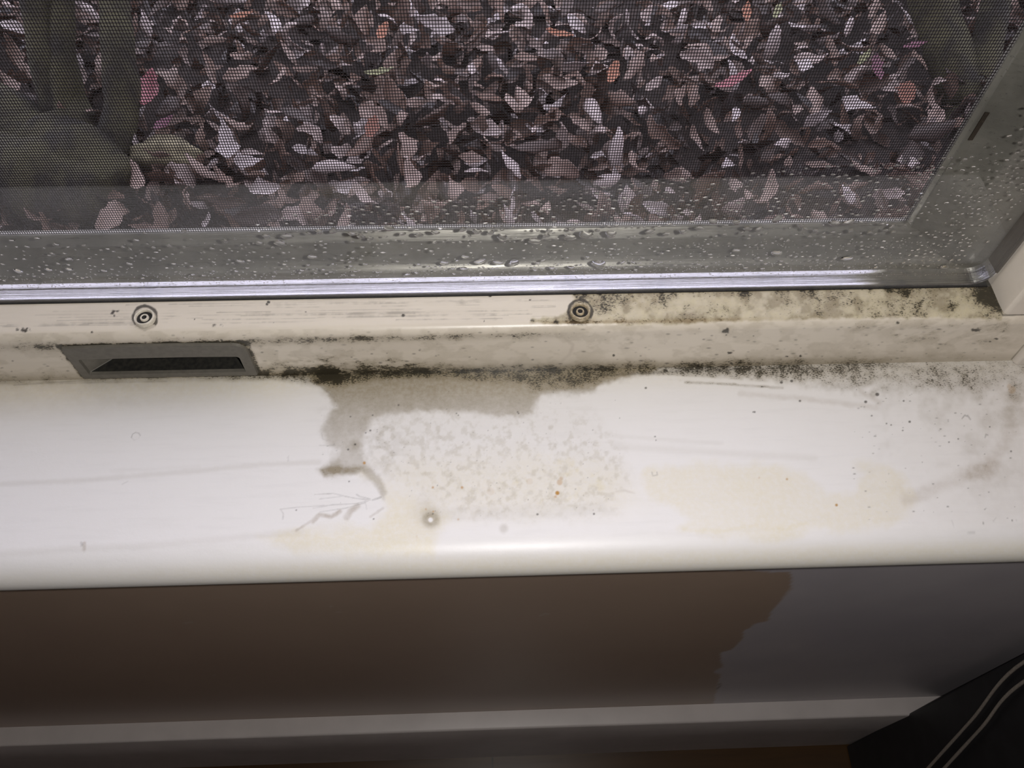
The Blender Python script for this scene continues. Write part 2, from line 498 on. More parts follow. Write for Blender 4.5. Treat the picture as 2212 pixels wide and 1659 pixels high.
mould = np.maximum(mould, 1.15 * sstep(8, 0, below + 8 * (fbm(px, py, 22, 44) - 0.5)) * lin(px, [0, 560, 700, 1500, 1900, 2000], [0.3, 0.6, 1, 1, 0.6, 0.1]))
mould += 0.20 * np.clip(g1, 0, 1) * sstep(0.35, 0.65, fbm(px, py, 24, 58)) * sstep(18, 40, below)
mould *= 1 - 0.9 * stroke(px, py, [(1335, 820), (1440, 815), (1560, 822), (1660, 830)], 4.0, 2.5)
mould += 0.55 * stroke(px, py, [(1480, 826), (1560, 829), (1690, 838)], 2.5, 2.5, 2)
mould += 0.5 * dot(px, py, 1888, 850, 9, 6) + 0.5 * dot(px, py, 724, 816, 22, 12, 1.6)
# speckle drifting over the right hand end
rf = sstep(1750, 2050, px) * sstep(0, 30, below) * sstep(420, 60, below)
mould += 0.26 * rf * sstep(0.45, 0.7, fbm(px, py, 60, 52))
mould += 0.16 * poly(px, py, [(690, 880), (860, 890), (880, 1000), (790, 1040), (700, 1020)], 20, 10) * sstep(0.4, 0.6, fbm(px, py, 20, 53))
mould += 0.20 * mot / 0.06 + 0.12 * poly(px, py, [(930, 1096), (1300, 1085), (1330, 1110), (1150, 1122), (960, 1126)], 8, 6)
yel = 0.42 * (0.55 + 0.8 * fbm(px, py, 70, 66)) * poly(px, py, [(1400, 1012), (1386, 1050), (1400, 1078), (1460, 1096), (1482, 1122), (1462, 1142), (1500, 1158), (1560, 1167), (1690, 1167), (1750, 1148), (1850, 1146),
                   (1930, 1130), (1984, 1092), (1990, 1070), (1930, 1010), (1860, 992), (1846, 1000), (1862, 1030), (1850, 1060), (1790, 1068), (1744, 1030), (1702, 1008), (1560, 1000), (1460, 1012)], 13, 16, 34, 61)
yel += 0.22 * stroke(px, py, [(1475, 1144), (1540, 1148), (1630, 1136), (1690, 1143), (1740, 1130)], 4, 4, 3)
yel += 0.55 * (0.6 + 0.7 * fbm(px, py, 60, 67)) * poly(px, py, [(780, 1018), (826, 1034), (838, 1068), (880, 1080), (930, 1088), (968, 1116), (950, 1150), (938, 1196), (840, 1200), (640, 1188), (560, 1160), (690, 1145), (800, 1136), (836, 1104), (826, 1060)], 18, 14, 34, 62)
yel += 0.30 * poly(px, py, [(820, 1000), (1120, 985), (1330, 1000), (1400, 1090), (1180, 1112), (960, 1110), (850, 1060)], 40, 20, 60, 63)
yel += 0.35 * sstep(0.55, 0.8, fbm(px, py, 30, 64)) * poly(px, py, [(1030, 980), (1300, 970), (1330, 1080), (1080, 1090)], 20, 10)
yel += 1.6 * mot
yel += 0.42 * sstep(1185, 1225, py + 0.031 * (px - 1069)) * (0.45 + 0.55 * sstep(200, 800, px))
yel += 0.25 * sstep(60, 6, below) + 0.30 * sstep(95, 10, below) * sstep(720, 560, px)
smear = 0.20 * sstep(1850, 2212, px) * sstep(0, 60, below) * sstep(1200, 1080, py) * (0.35 + 1.1 * fbm(px + 0.5 * py, py - 0.4 * px, 50, 71))
smear += 0.30 * stroke(px, py, [(2190, 850), (2185, 930), (2150, 990), (2060, 1040), (1960, 1080)], 14, 12, 6)
smear += 0.30 * stroke(px, py, [(1860, 846), (1900, 868), (1890, 880), (1740, 862), (1600, 850)], 5, 5, 3)
smear += 0.45 * poly(px, py, [(2092, 1020), (2120, 1000), (2160, 990), (2140, 1040), (2096, 1034)], 10, 8)
smear += 0.30 * sstep(110, 10, below) * sstep(640, 300, px)
smear += 0.35 * poly(px, py, [(1326, 1063), (1348, 1056), (1372, 1066), (1350, 1062)], 3, 1)
dark = np.zeros_like(px); rust = np.zeros_like(px)
for x, y, r in ((861, 875, 2.4), (1630, 890, 2.6), (1965, 911, 3.2), (1883, 898, 2.2), (1627, 890, 2), (1728, 866, 3), (1161, 1111, 2.8), (1283, 1110, 2.8), (800, 930, 2.6), (790, 935, 2), (752, 971, 2.6),
                (767, 960, 3), (754, 1040, 2), (807, 1121, 2), (1952, 866, 2.5), (1950, 930, 2), (1870, 868, 4), (1895, 852, 5), (1710, 823, 4), (1688, 826, 4), (2184, 975, 2.5), (2138, 922, 2), (2070, 948, 2),
                (986, 893, 1.8), (990, 897, 1.6), (1118, 890, 2), (1120, 893, 2), (757, 900, 2), (805, 897, 2), (1415, 943, 2), (1417, 951, 1.5), (1437, 800, 5), (1210, 800, 5), (640, 1102, 2), (935, 1110, 2), (1395, 838, 3), (2050, 955, 2), (1915, 915, 2), (1925, 918, 2)):
    dark = np.maximum(dark, 0.8 * dot(px, py, x, y, r * 0.72, 1.0, 1.15))
rs_ = np.random.RandomState(17)
for _ in range(130):
    x = rs_.uniform(1840, 2212); y = 800 + 330 * rs_.rand() ** 1.7
    dark = np.maximum(dark, rs_.uniform(0.2, 0.7) * dot(px, py, x, y, rs_.uniform(0.5, 1.4), 0.8, rs_.uniform(0.7, 2.4)))
for _ in range(120):
    x = rs_.uniform(690, 1340); y = rs_.uniform(845, 1115)
    dark = np.maximum(dark, rs_.uniform(0.15, 0.6) * dot(px, py, x, y, rs_.uniform(0.6, 1.3), 0.8))
HAIR = 0.5
for pts, w, a in (([(284, 945), (286, 938), (293, 934), (300, 936), (303, 941)], 1.1, 0.75), ([(284, 945), (290, 951), (299, 948), (303, 941)], 0.8, 0.25),
                  ([(605, 1100), (640, 1096), (700, 1092)], 1.2, 0.45), ([(606, 1100), (612, 1110), (611, 1122)], 0.9, 0.5), ([(680, 1068), (720, 1066), (765, 1076), (800, 1080)], 1.0, 0.5),
                  ([(690, 1078), (740, 1072), (790, 1080)], 0.9, 0.4), ([(676, 1098), (720, 1090), (770, 1088), (795, 1082)], 1.1, 0.45), ([(770, 1068), (776, 1072), (800, 1078)], 1.2, 0.5),
                  ([(805, 1080), (815, 1077), (822, 1074)], 2.2, 0.6), ([(690, 1106), (745, 1098), (790, 1086)], 0.9, 0.5), ([(790, 1088), (792, 1100)], 0.9, 0.4),
                  ([(620, 990), (624, 984), (622, 996)], 1.0, 0.3), ([(264, 1046), (276, 1040)], 0.9, 0.35), ([(147, 1221), (156, 1220)], 1.1, 0.5), ([(1408, 1020), (1410, 1028), (1420, 1026), (1419, 1020)], 1.2, 0.6),
                  ([(2078, 904), (2084, 897), (2092, 900), (2096, 906)], 1.3, 0.7), ([(2128, 945), (2130, 938), (2134, 940)], 1.5, 0.8), ([(2056, 1124), (2060, 1136)], 1.0, 0.35), ([(2090, 1152), (2106, 1150)], 1.0, 0.35),
                  ([(2145, 1126), (2152, 1118)], 1.0, 0.3), ([(175, 1172), (177, 1176)], 2.6, 0.55), ([(0, 812), (30, 808)], 1, 0.3),
                  ([(560, 806), (640, 812), (690, 832), (722, 858)], 2.0, 0.30), ([(30, 832), (240, 818), (520, 815)], 1.2, 0.5), ([(130, 828), (360, 824)], 1.0, 0.35),
                  ([(1290, 812), (1500, 800), (1660, 796), (1780, 797)], 2.4, 0.55), ([(695, 935), (697, 948), (706, 952)], 1, 0.4), ([(690, 962), (725, 962)], 1, 0.3)):
    dark = np.maximum(dark, HAIR * a * stroke(px, py, pts, w, 0.9, 0.9) * (0.45 + 0.9 * fbm(px, py, 9, 57)))
for pts, w, a in (([(676, 1126), (690, 1112), (716, 1116), (734, 1105)], 4.5, 0.40), ([(748, 1118), (758, 1104), (772, 1094)], 6, 0.34), ([(640, 1146), (662, 1132), (678, 1122)], 2.5, 0.3), ([(800, 1116), (828, 1098)], 2.5, 0.22),
                  ([(182, 1174), (182, 1188)], 3.5, 0.28), ([(728, 1107), (734, 1103)], 3, 0.5)):
    smear = np.maximum(smear, 2 * a * stroke(px, py, pts, w, w * 0.7, 2))
for x, y, r, a in ((787, 1000, 3, 0.9), (935, 1053, 2.4, 0.7), (998, 1053, 2.8, 0.75), (1204, 1065, 4.5, 0.95), (1200, 1073, 3, 0.5), (1209, 1042, 6, 0.42), (1212, 1034, 4, 0.35), (1807, 1091, 2.8, 0.9), (1700, 1035, 2.2, 0.7),
                   (1640, 1032, 2, 0.3), (1144, 1040, 7, 0.14), (1060, 1062, 8, 0.12), (2186, 842, 8, 0.22), (2180, 834, 5, 0.2), (936, 1105, 2, 0.6), (920, 1100, 2, 0.5), (990, 1122, 2, 0.5), (600 + 300, 1160, 2, 0.4)):
    rust = np.maximum(rust, a * dot(px, py, x, y, r, 1.8))
white = dot(px, py, 930, 1123, 5, 1.5)
z0 = lambda v: np.clip(np.where(top, v * (1 - white), 0), 0, 1.4)
attr(sill, 'stain', z0(grime), z0(mould), z0(yel))
attr(sill, 'marks', np.clip(z0(dark), 0, 1), np.clip(z0(rust), 0, 1), np.clip(z0(smear), 0, 1))
tag(sill, 'white painted wooden sill, mouldy along the back and stained by water')

# ------------------------------------------------------------------ window: bottom frame member
LZ = 0.0395
HOLE = None
pTL, pTR = at(132, 748, Y=SILL_Y1), at(533, 738, Y=SILL_Y1)
pBR, pBL = at(556, 806, Y=SILL_Y1), at(180, 815, Y=SILL_Y1)
PX0, PX1 = (pTL[0] + pBL[0]) / 2, (pTR[0] + pBR[0]) / 2
PZ1, PZ0 = (pTL[2] + pTR[2]) / 2 - 0.0005, (pBL[2] + pBR[2]) / 2
xs = np.concatenate([np.linspace(WX0, -0.302, 60), np.arange(-0.30, 0.2998, 0.0004), [WX1]])
prof = [(SILL_Y1, z) for z in np.linspace(-0.001, 0.0325, 84)]
prof += [(SILL_Y1 + 0.005 - 0.005 * math.cos(a), 0.0325 + 0.005 * math.sin(a)) for a in np.linspace(0.1, 1.45, 16)]
prof += [(y, 0.0376 + (y - 0.2372) * 0.11) for y in np.arange(0.2372, 0.2512, 0.0004)]
prof += [(0.262, LZ - 0.0008), (0.262, -0.02), (SILL_Y1 + 0.006, -0.02)]
ins = 0.003
fr, V = surf('window_frame', xs, prof, M_frame, win, hole=(PX0 + ins, PX1 - ins, PZ0 + ins, PZ1 - ins))
px, py = pix(V)
beadl = lin(px, [0, 1069, 2132, 2300], [650, 635, 613, 611])       # lower edge of the metal
crest = lin(px, [0, 740, 1400, 2165, 2300], [716, 706, 698, 681, 679])   # front edge of the ledge
inl = py - beadl
fb = joint_f = lin(px, [0, 560, 1069, 1600, 2185, 2300], [825, 812, 803, 790, 776, 774]) - py
L = [(1232, 628), (1240, 645), (1234, 660), (1222, 672), (1208, 684), (1150, 688), (1146, 696), (1200, 700), (1400, 702), (1560, 695), (1800, 688), (2100, 686), (2162, 690), (2180, 600), (1232, 600)]
lm = poly(px, py, L, 4, 5, 14, 81)
blob = fbm(px, py, 46, 82); blob2 = fbm(px, py, 20, 83)
mould = lm * (0.40 + 0.50 * sstep(0.42, 0.75, blob) + 0.30 * sstep(0.5, 0.8, blob2)) * (0.75 + 0.5 * sstep(26, 0, inl))
mould += lm * 0.25 * sstep(12, 0, np.abs(py - crest + 4)) * sstep(1700, 1500, px)
mould += 0.9 * sstep(5, 0, inl + 5 * (fbm(px, py, 18, 84) - 0.5)) * sstep(0.35, 0.6, fbm(px, py, 60, 85))
mould += 0.9 * sstep(60, 10, np.hypot(px - 2135, (py - 640) * 1.1))
for x, y, r in ((2010, 630, 12), (1800, 640, 24), (1700, 650, 18), (1905, 652, 14), (1770, 680, 14), (2060, 660, 20), (1980, 655, 13), (1560, 668, 14), (1340, 650, 20), (1300, 660, 22), (1430, 645, 18), (1255, 640, 18)):
    mould += 0.40 * lm * np.exp(-(np.hypot(px - x, (py - y) * 1.3) / r) ** 2)
# the front face: specks near its top edge and along the sill
row = np.exp(-((py - lin(px, [0, 740, 1200], [752, 733, 722])) / 9.0) ** 2)
mould += 0.75 * row * sstep(1330, 1000, px) * (0.45 + 0.8 * fbm(px, py, 50, 86)) * sstep(-30, 60, px) * sstep(-8, 4, py - crest - 18)
fl_ = lin(px, [0, 120, 560, 640, 850, 1300, 1700, 1900, 2185], [0.25, 0.4, 0.85, 1.0, 0.95, 0.75, 0.6, 0.3, 0.1])
mould += fl_ * sstep(24, 1, fb + 14 * (fbm(px, py, 26, 87) - 0.5)) * (py > crest)
mould += 0.55 * poly(px, py, [(600, 775), (690, 770), (900, 778), (960, 800), (560, 812)], 8, 8) * sstep(0.42, 0.62, fbm(px, py * 3, 40, 88))
mould += 0.30 * poly(px, py, [(1780, 700), (2170, 688), (2180, 740), (1960, 745), (1880, 722)], 14, 10) * sstep(0.38, 0.6, fbm(px + py * 2, py * 2.4, 26, 89))
mould += 0.22 * (py > crest + 4) * sstep(0.45, 0.62, fbm(px, py * 2, 34, 90))
hd = np.hypot(np.maximum(0, np.maximum(PX0 - V[:, 0], V[:, 0] - PX1)), np.maximum(0, np.maximum(PZ0 - V[:, 2], V[:, 2] - PZ1)))
mould += 0.95 * sstep(0.0026, 0.0006, hd + 0.0018 * (fbm(px, py, 12, 91) - 0.5)) * (V[:, 1] < SILL_Y1 + 1e-4)
grime = lm * (0.14 + 0.62 * sstep(0.42, 0.72, fbm(px, py, 30, 101))) + 0.45 * fl_ * sstep(34, 0, fb + 8 * (fbm(px, py, 30, 102) - 0.5)) * (py > crest) + 0.20 * sstep(20, 0, inl) * sstep(0.4, 0.7, fbm(px * 0.12, py * 2, 14, 92)) + 0.22 * sstep(18, 2, fb)
yel = 0.75 * lm * (0.5 + fbm(px, py, 40, 93)) + 0.14
rust = lm * 0.25 * sstep(0.5, 0.8, fbm(px, py, 24, 94)) * sstep(1800, 1300, px) * sstep(0, 30, inl)
rust = rust + 0.30 * lm * sstep(9, 0, np.abs(py - crest + 2)) * sstep(1750, 1500, px)
dark = np.zeros_like(px); smear = np.zeros_like(px)
for x, y, r, e in ((243, 675, 7, 1), (252, 672, 5, 1.8), (247, 682, 4, 1), (54, 713, 7, 2.6), (40, 712, 4, 2), (199, 718, 3, 1), (580, 652, 6, 1), (577, 657, 4, 1), (462, 702, 5, 1.2), (478, 703, 3, 2), (660, 673, 3.2, 1), (870, 681, 5, 1),
                   (1200, 695, 8, 1.3), (1150, 692, 4, 1.6), (1569, 714, 7, 1.5), (1563, 716, 4, 2), (1569, 724, 3, 1), (1941, 697, 5, 1.5), (2140, 738, 4, 2), (2152, 732, 4, 2), (1628, 726, 2.5, 1), (1326, 768, 4, 1.2), (1508, 790, 6, 0.7),
                   (2110, 713, 6, 2.4), (1700, 770, 3, 2), (1730, 769, 4, 2), (1575, 762, 4, 2), (590, 697, 2, 1), (420, 690, 2, 1), (1046, 695, 2, 1), (1060, 640, 4, 1.8), (1145, 648, 3, 2), (500, 660, 2, 1.2), (1110, 726, 3, 1.5), (1072, 711, 2, 1)):
    d_ = 0.92 * (1 - sstep(r * 0.5, r * 1.1, np.hypot((px - x) / e, py - y) * 1.3 + (fbm(px, py, 6, 95) - 0.45) * r * 1.9))
    dark = np.maximum(dark, d_)
rs_ = np.random.RandomState(5)
for _ in range(230):
    x = rs_.uniform(0, 2180); cr = np.interp(x, [0, 740, 1400, 2165], [716, 706, 698, 681]); jo = np.interp(x, [0, 560, 1069, 1600, 2185], [825, 812, 803, 790, 776])
    y = cr + (jo - cr) * rs_.uniform(0.12, 1)
    dark = np.maximum(dark, rs_.uniform(0.15, 0.6) * dot(px, py, x, y, rs_.uniform(0.7, 1.8), 0.9, rs_.uniform(1.2, 3.5)))
for _ in range(60):
    x0 = rs_.uniform(-50, 1150); ln = rs_.uniform(60, 420); t = rs_.uniform(0.05, 0.85)
    yb = np.interp([x0, x0 + ln], [0, 1069, 2132], [650, 635, 613]); yc = np.interp([x0, x0 + ln], [0, 740, 1400], [716, 706, 698])
    ys = yb + (yc - yb) * t
    dark = np.maximum(dark, rs_.uniform(0.08, 0.4) * stroke(px, py, [(x0, ys[0]), (min(x0 + ln, 1200), ys[1])], rs_.uniform(0.4, 1.0), 0.8, 1.2, 7) * sstep(0.3, 0.6, fbm(px * 0.3, py, 20, 96)))
dark = np.maximum(dark, 0.8 * stroke(px, py, [(2138, 622), (2148, 645), (2166, 681), (2215, 679)], 2.0, 1.5, 1.5))
dark = np.maximum(dark, 0.55 * stroke(px, py, [(2212, 745), (2185, 776)], 1.2, 1))
for cx_, cy_ in ((313, 688), (1253, 675)):
    rr = np.hypot(px - cx_, (py - cy_ + 2) * 1.02)
    ang = np.arctan2(py - cy_, px - cx_)
    dark = np.maximum(dark, 0.9 * (1 - sstep(1.5, 4.5, np.abs(rr - 25.5) + 6 * (fbm(px, py, 12, 97) - 0.45))) * np.where(np.sin(ang) < 0.55, 1, 0.3))
smear = 0.35 * stroke(px, py, [(1160, 722), (1215, 728), (1238, 745), (1230, 765), (1215, 780)], 3, 3, 2) + 0.12 * sstep(0.5, 0.7, fbm(px * 0.15, py * 2, 30, 98))
z0 = lambda v, m=1.0: np.clip(v, 0, m)
attr(fr, 'stain', z0(grime), z0(mould, 1.4), z0(yel))
attr(fr, 'marks', z0(dark), z0(rust), z0(smear))
tag(fr, 'cream painted frame with a mould speckled ledge')

# screws on the ledge
def lathe(name, rz, mat, parent, seg=40, cap=False):
    vs, fs = [], []
    for r, z in rz:
        for k in range(seg):
            a = 2 * math.pi * k / seg
            vs.append((r * math.cos(a), r * math.sin(a), z))
    n = len(rz)
    for i in range(n - 1):
        for k in range(seg):
            k2 = (k + 1) % seg
            fs.append((i * seg + k, i * seg + k2, (i + 1) * seg + k2, (i + 1) * seg + k))
    if cap: fs.append(tuple(range((n - 1) * seg, n * seg)))
    o = from_pydata(name, vs, fs, mat, parent, True)
    return o
M_screw = plain('cream_screw_cap', (0.62, 0.57, 0.48), 0.4, var=0.1, scale=800)
M_screw2 = plain('brown_stained_screw_cap', (0.40, 0.33, 0.22), 0.3, var=0.3, scale=700)
def screw(x, y, mat, label):
    p = at(x, y, Z=LZ - 0.001)
    s = empty('screw', (p[0], p[1], LZ - 0.0017))
    s.parent = win; s.matrix_parent_inverse = win.matrix_world.inverted()
    tag(s, label)
    m = s.matrix_world.copy()
    for nm, rz, mt in (('washer', [(0.0049, 0.0), (0.0048, 0.0018), (0.0045, 0.0024), (0.0040, 0.0024), (0.0037, 0.0018), (0.0036, 0.0010)], mat),
                       ('groove', [(0.0038, 0.0011), (0.0030, 0.0008), (0.0022, 0.0008), (0.0016, 0.0011)], M_gap),
                       ('screw_head', [(0.00205, 0.0008), (0.0020, 0.0016), (0.0017, 0.0020), (0.0013, 0.0020), (0.0011, 0.0016)], mat),
                       ('socket', [(0.0011, 0.0018), (0.0006, 0.0012), (0.0002, 0.0011)], M_gap)):
        o = lathe(nm, rz, mt, None, 40, nm == 'socket')
        o.parent = s
        o.matrix_parent_inverse = Matrix.Identity(4)
    return s
screw(313, 688, M_screw, 'clean cream screw cap ringed with black mould, above the grey recessed pull')
screw(1253, 675, M_screw2, 'brown stained screw cap at the edge of the mouldy ledge')

# grey recessed pull
def rrect(x0, x1, z0, z1, rad, arch=0.0, n=6, m=14):
    """outline as a list of (x, z): corner radii tl, tr, br, bl; the top edge bows up by arch"""
    tl, tr, br, bl = rad
    pts = []
    def corner(cx, cz, r, a0):
        for k in range(n):
            a = a0 - (math.pi / 2) * k / (n - 1)
            pts.append((cx + r * math.cos(a), cz + r * math.sin(a)))
    def edge(a, b):
        for k in range(1, m):
            pts.append((a[0] + (b[0] - a[0]) * k / m, a[1] + (b[1] - a[1]) * k / m))
    corner(x0 + tl, z1 - tl, tl, math.pi); p = pts[-1]
    edge(p, (x1 - tr, z1)); corner(x1 - tr, z1 - tr, tr, math.pi / 2); p = pts[-1]
    edge(p, (x1, z0 + br)); corner(x1 - br, z0 + br, br, 0); p = pts[-1]
    edge(p, (x0 + bl, z0)); corner(x0 + bl, z0 + bl, bl, -math.pi / 2); p = pts[-1]
    edge(p, (x0, z1 - tl))
    w = x1 - x0
    return [(x, z + arch * (1 - ((x - (x0 + w * 0.5)) / (w * 0.5)) ** 2) * max(0, (z - z0) / (z1 - z0))) for x, z in pts]
def rings(name, rs, mat, parent, cap=False):
    n = len(rs[0][0]); vs = []; fs = []
    for pts, y in rs:
        vs += [(x, (y(x) if callable(y) else y), z) for x, z in pts]
    for i in range(len(rs) - 1):
        for k in range(n):
            k2 = (k + 1) % n
            fs.append((i * n + k, i * n + k2, (i + 1) * n + k2, (i + 1) * n + k))
    if cap: fs.append(tuple(range((len(rs) - 1) * n, len(rs) * n)))
    return from_pydata(name, vs, fs, mat, parent)
pull = empty('finger_pull', ((PX0 + PX1) / 2, SILL_Y1, (PZ0 + PZ1) / 2))
pull.parent = win; pull.matrix_parent_inverse = win.matrix_world.inverted()
tag(pull, 'grey plastic recessed finger pull in the cream frame')
o0 = rrect(PX0, PX1, PZ0, PZ1, (0.0008, 0.0060, 0.0012, 0.0012), 0.0010)
o1 = rrect(PX0 + 0.0004, PX1 - 0.0004, PZ0 + 0.0004, PZ1 - 0.0004, (0.0008, 0.0058, 0.0012, 0.0012), 0.0010)
iTL, iTR, iBR, iBL = at(168, 772, Y=SILL_Y1), at(519, 766, Y=SILL_Y1), at(531, 799, Y=SILL_Y1), at(194, 804, Y=SILL_Y1)
IX0, IX1, IZ0, IZ1 = iBL[0], (iTR[0] + iBR[0]) / 2, (iBL[2] + iBR[2]) / 2, (iTL[2] + iTR[2]) / 2
i0 = rrect(IX0, IX1, IZ0, IZ1, (0.0006, 0.0016, 0.0006, 0.0006), 0.0006)
i1 = rrect(IX0 + 0.0155, IX1 - 0.002, IZ0 + 0.0006, IZ1 - 0.0006, (0.004, 0.0012, 0.0006, 0.0006), 0.0006)
rings('rim', [(o0, SILL_Y1 + 0.0002), (o1, SILL_Y1 - 0.0014), (i0, SILL_Y1 - 0.0014), (i0, SILL_Y1 + 0.0006)], M_pull, pull)
rec = rings('recess', [(i0, SILL_Y1 + 0.0005), (i1, SILL_Y1 + 0.0125)], M_recess, pull)
rec.data.materials.append(M_pull)
for p_ in rec.data.polygons:                     # the sloping left end is clean plastic, the rest is black with mould
    if p_.center[0] < IX0 + 0.012 and abs(p_.normal[0]) > 0.25: p_.material_index = 1
rings('recess_back', [(i1, SILL_Y1 + 0.0123), (i1, SILL_Y1 + 0.0130)], M_recess, pull, cap=True)

# right, left and top members of the frame
def prism(name, xy, z0, z1, mat, parent, bev=0.0):
    n = len(xy)
    vs = [(x, y, z0) for x, y in xy] + [(x, y, z1) for x, y in xy]
    fs = [tuple(range(n)), tuple(range(n, 2 * n))] + [(k, (k + 1) % n, n + (k + 1) % n, n + k) for k in range(n)]
    o = from_pydata(name, vs, fs, mat, parent)
    if bev:
        b = o.modifiers.new('bevel', 'BEVEL'); b.width = bev; b.segments = 3
    return o
prism('side_jamb', [(0.2492, 0.2560), (0.2513, 0.2352), (0.2528, 0.2342), (WX1, 0.2342), (WX1, 0.30), (0.2492, 0.30)], 0.0372, WZ1, M_frame, win, 0.0008)
prism('side_jamb', [(WX0, 0.2342), (-0.755, 0.2342), (-0.750, 0.256), (-0.750, 0.30), (WX0, 0.30)], 0.0372, WZ1, M_frame, win, 0.0008)
box_obj('head_jamb', [((-0.7495, 0.2345, 1.09), (0.249, 0.30, WZ1))], M_frame, win)
box_obj('outer_sill', [((WX0, 0.2635, -0.020), (WX1, 0.286, 0.0375))], M_outer, win)

# casing on the right end of the frame
prism('trim_1', [(0.2738, 0.2335), (0.2738, 0.2305), (0.2752, 0.2285), (WX1 - 0.0005, 0.2275), (WX1 - 0.0005, 0.2335)], 0.0, WZ1 - 0.001, M_casing, None, 0.0010)
tag(bpy.data.objects['trim_1'], 'cream upright casing at the right end of the mouldy frame', 'trim', kind='structure')

# bright metal glazing edge, one sweep round the pane with rounded corners
BX0, BX1, BZ0, BZ1 = -0.742, 0.2485, LZ, 1.085
# (the bar between the panes: its flat top looks up at the sky)
bprof = [(0.0, 0.2600), (0.0, 0.2512), (0.0003, 0.2509), (0.0008, 0.2509), (0.00115, 0.2511), (0.00125, 0.2515), (0.00128, 0.2528), (0.0008, 0.25286), (0.0008, 0.25291), (0.00128, 0.2530), (0.00135, 0.2537), (0.0009, 0.25376), (0.0009, 0.25381), (0.00136, 0.2539),
         (0.00145, 0.2547), (0.00140, 0.25475), (0.00155, 0.2557), (0.0017, 0.2566), (0.0019, 0.2574), (0.0020, 0.2582), (0.0020, 0.2600)]
path = []
rc = 0.0105
for cxx, czz, a0 in ((BX1 - rc, BZ0 + rc, -math.pi / 2), (BX1 - rc, BZ1 - rc, 0), (BX0 + rc, BZ1 - rc, math.pi / 2), (BX0 + rc, BZ0 + rc, math.pi)):
    for k in range(13):
        a = a0 + (math.pi / 2) * k / 12
        path.append(((cxx + rc * math.cos(a), czz + rc * math.sin(a)), (-math.cos(a), -math.sin(a))))
vs, fs = [], []
nb = len(bprof)
for (x, z), (nx_, nz_) in path:
    for u, y in bprof:
        vs.append((x + nx_ * u, y, z + nz_ * u))
for i in range(len(path)):
    for k in range(nb - 1):
        a, b = i * nb + k, ((i + 1) % len(path)) * nb + k
        fs.append((a, b, b + 1, a + 1))
bead = from_pydata('glazing_bead', vs, fs, M_alu, win, False)
bead.data.materials.append(M_dark_metal)
for p_ in bead.data.polygons:                    # everything above the bottom run takes a darker, duller metal colour
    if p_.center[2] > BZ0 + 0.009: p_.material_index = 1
tag(bead, 'shiny silver metal strip around the glass')
box_obj('gasket', [((BX0 + 0.002, 0.2500, LZ - 0.0014), (BX1 - 0.001, 0.2565, LZ + 0.00012))], M_gap, win)

# glass
GY = 0.2503
pane = box_obj('glass_pane', [((BX0 - 0.002, GY, 0.0392), (BX1 + 0.0004, GY + 0.0005, BZ1))], M_glass, win)
tag(pane, 'clear glass pane wet with condensation near the bottom')

# ------------------------------------------------------------------ insect screen behind the glass
scr_root = empty('window_screen', (-0.25, 0.275, 0.05))
tag(scr_root, 'grey insect screen in a weathered metal frame behind the wet glass', 'window screen')
SX1, SZ0, SY = 0.2069, 0.0578, 0.2770
cove = [(0.2606, 0.0376), (0.2608, 0.0385), (0.2630, 0.0386), (0.2652, 0.0392), (0.2672, 0.0404), (0.2690, 0.0424), (0.2703, 0.0450), (0.2713, 0.0480), (0.2722, 0.0510), (0.2724, 0.0530),
        (0.2728, 0.0534), (0.2752, 0.0572), (0.2760, SZ0), (0.2790, SZ0), (0.2790, 0.0376)]
o, _ = surf('bottom_rail', np.linspace(-0.74, 0.2485, 40), cove, M_alu_dull, scr_root)
side = [(0.2489, 0.2606), (0.2470, 0.2608), (0.2420, 0.2622), (0.2360, 0.2648), (0.2280, 0.2682), (0.2200, 0.2712), (0.2130, 0.2736), (0.2092, 0.2744), (0.2088, 0.2750), (0.2072, 0.2762), (0.2069, 0.2790), (0.2489, 0.2790)]
sr = prism('side_rail', side, 0.0380, 1.08, M_alu_dull, scr_root)
smooth(sr.data, False)
prism('side_rail', [(-0.745 + (0.2489 - x), y) for x, y in side], 0.0380, 1.08, M_alu_dull, scr_root)
box_obj('top_rail', [((-0.70, 0.2640, 1.045), (0.2065, 0.2785, 1.08))], M_alu_dull, scr_root)
# slot in the right rail
a, b = at(2133, 243, Y=0.2738), at(2089, 303, Y=0.2738)
ysl = float(np.interp(-a[0], [-q[0] for q in side[:9]], [q[1] for q in side[:9]]))
box_obj('slot', [((a[0] - 0.0010, ysl - 0.0003, b[2]), (a[0] + 0.0010, ysl + 0.003, a[2]))], M_dark_metal, scr_root)
tag(bpy.data.objects['slot'], 'narrow dark slot in the metal rail')
# woven mesh: every wire a thin bar
PX, PZ, WR = 0.00112, 0.00150, 0.000125
vs, fs = [], []
def bar(lo, hi):
    b = len(vs)
    for x in (lo[0], hi[0]):
        for y in (lo[1], hi[1]):
            for z in (lo[2], hi[2]):
                vs.append((x, y, z))
    fs.extend([(b, b + 1, b + 3, b + 2), (b + 4, b + 6, b + 7, b + 5), (b, b + 4, b + 5, b + 1), (b + 2, b + 3, b + 7, b + 6), (b, b + 2, b + 6, b + 4), (b + 1, b + 5, b + 7, b + 3)])
x = -0.704
while x < SX1 + 0.001:
    bar((x - WR, SY - WR, SZ0 - 0.001), (x + WR, SY + WR, 1.05)); x += PX
z = SZ0
while z < 1.05:
    bar((-0.706, SY - WR, z - WR), (SX1 + 0.001, SY + WR, z + WR)); z += PZ
me = bpy.data.meshes.new('mesh_panel'); me.from_pydata(vs, [], fs)
o = link('mesh_panel', me, M_wire, scr_root)
tag(o, 'fine dark grey woven mesh')

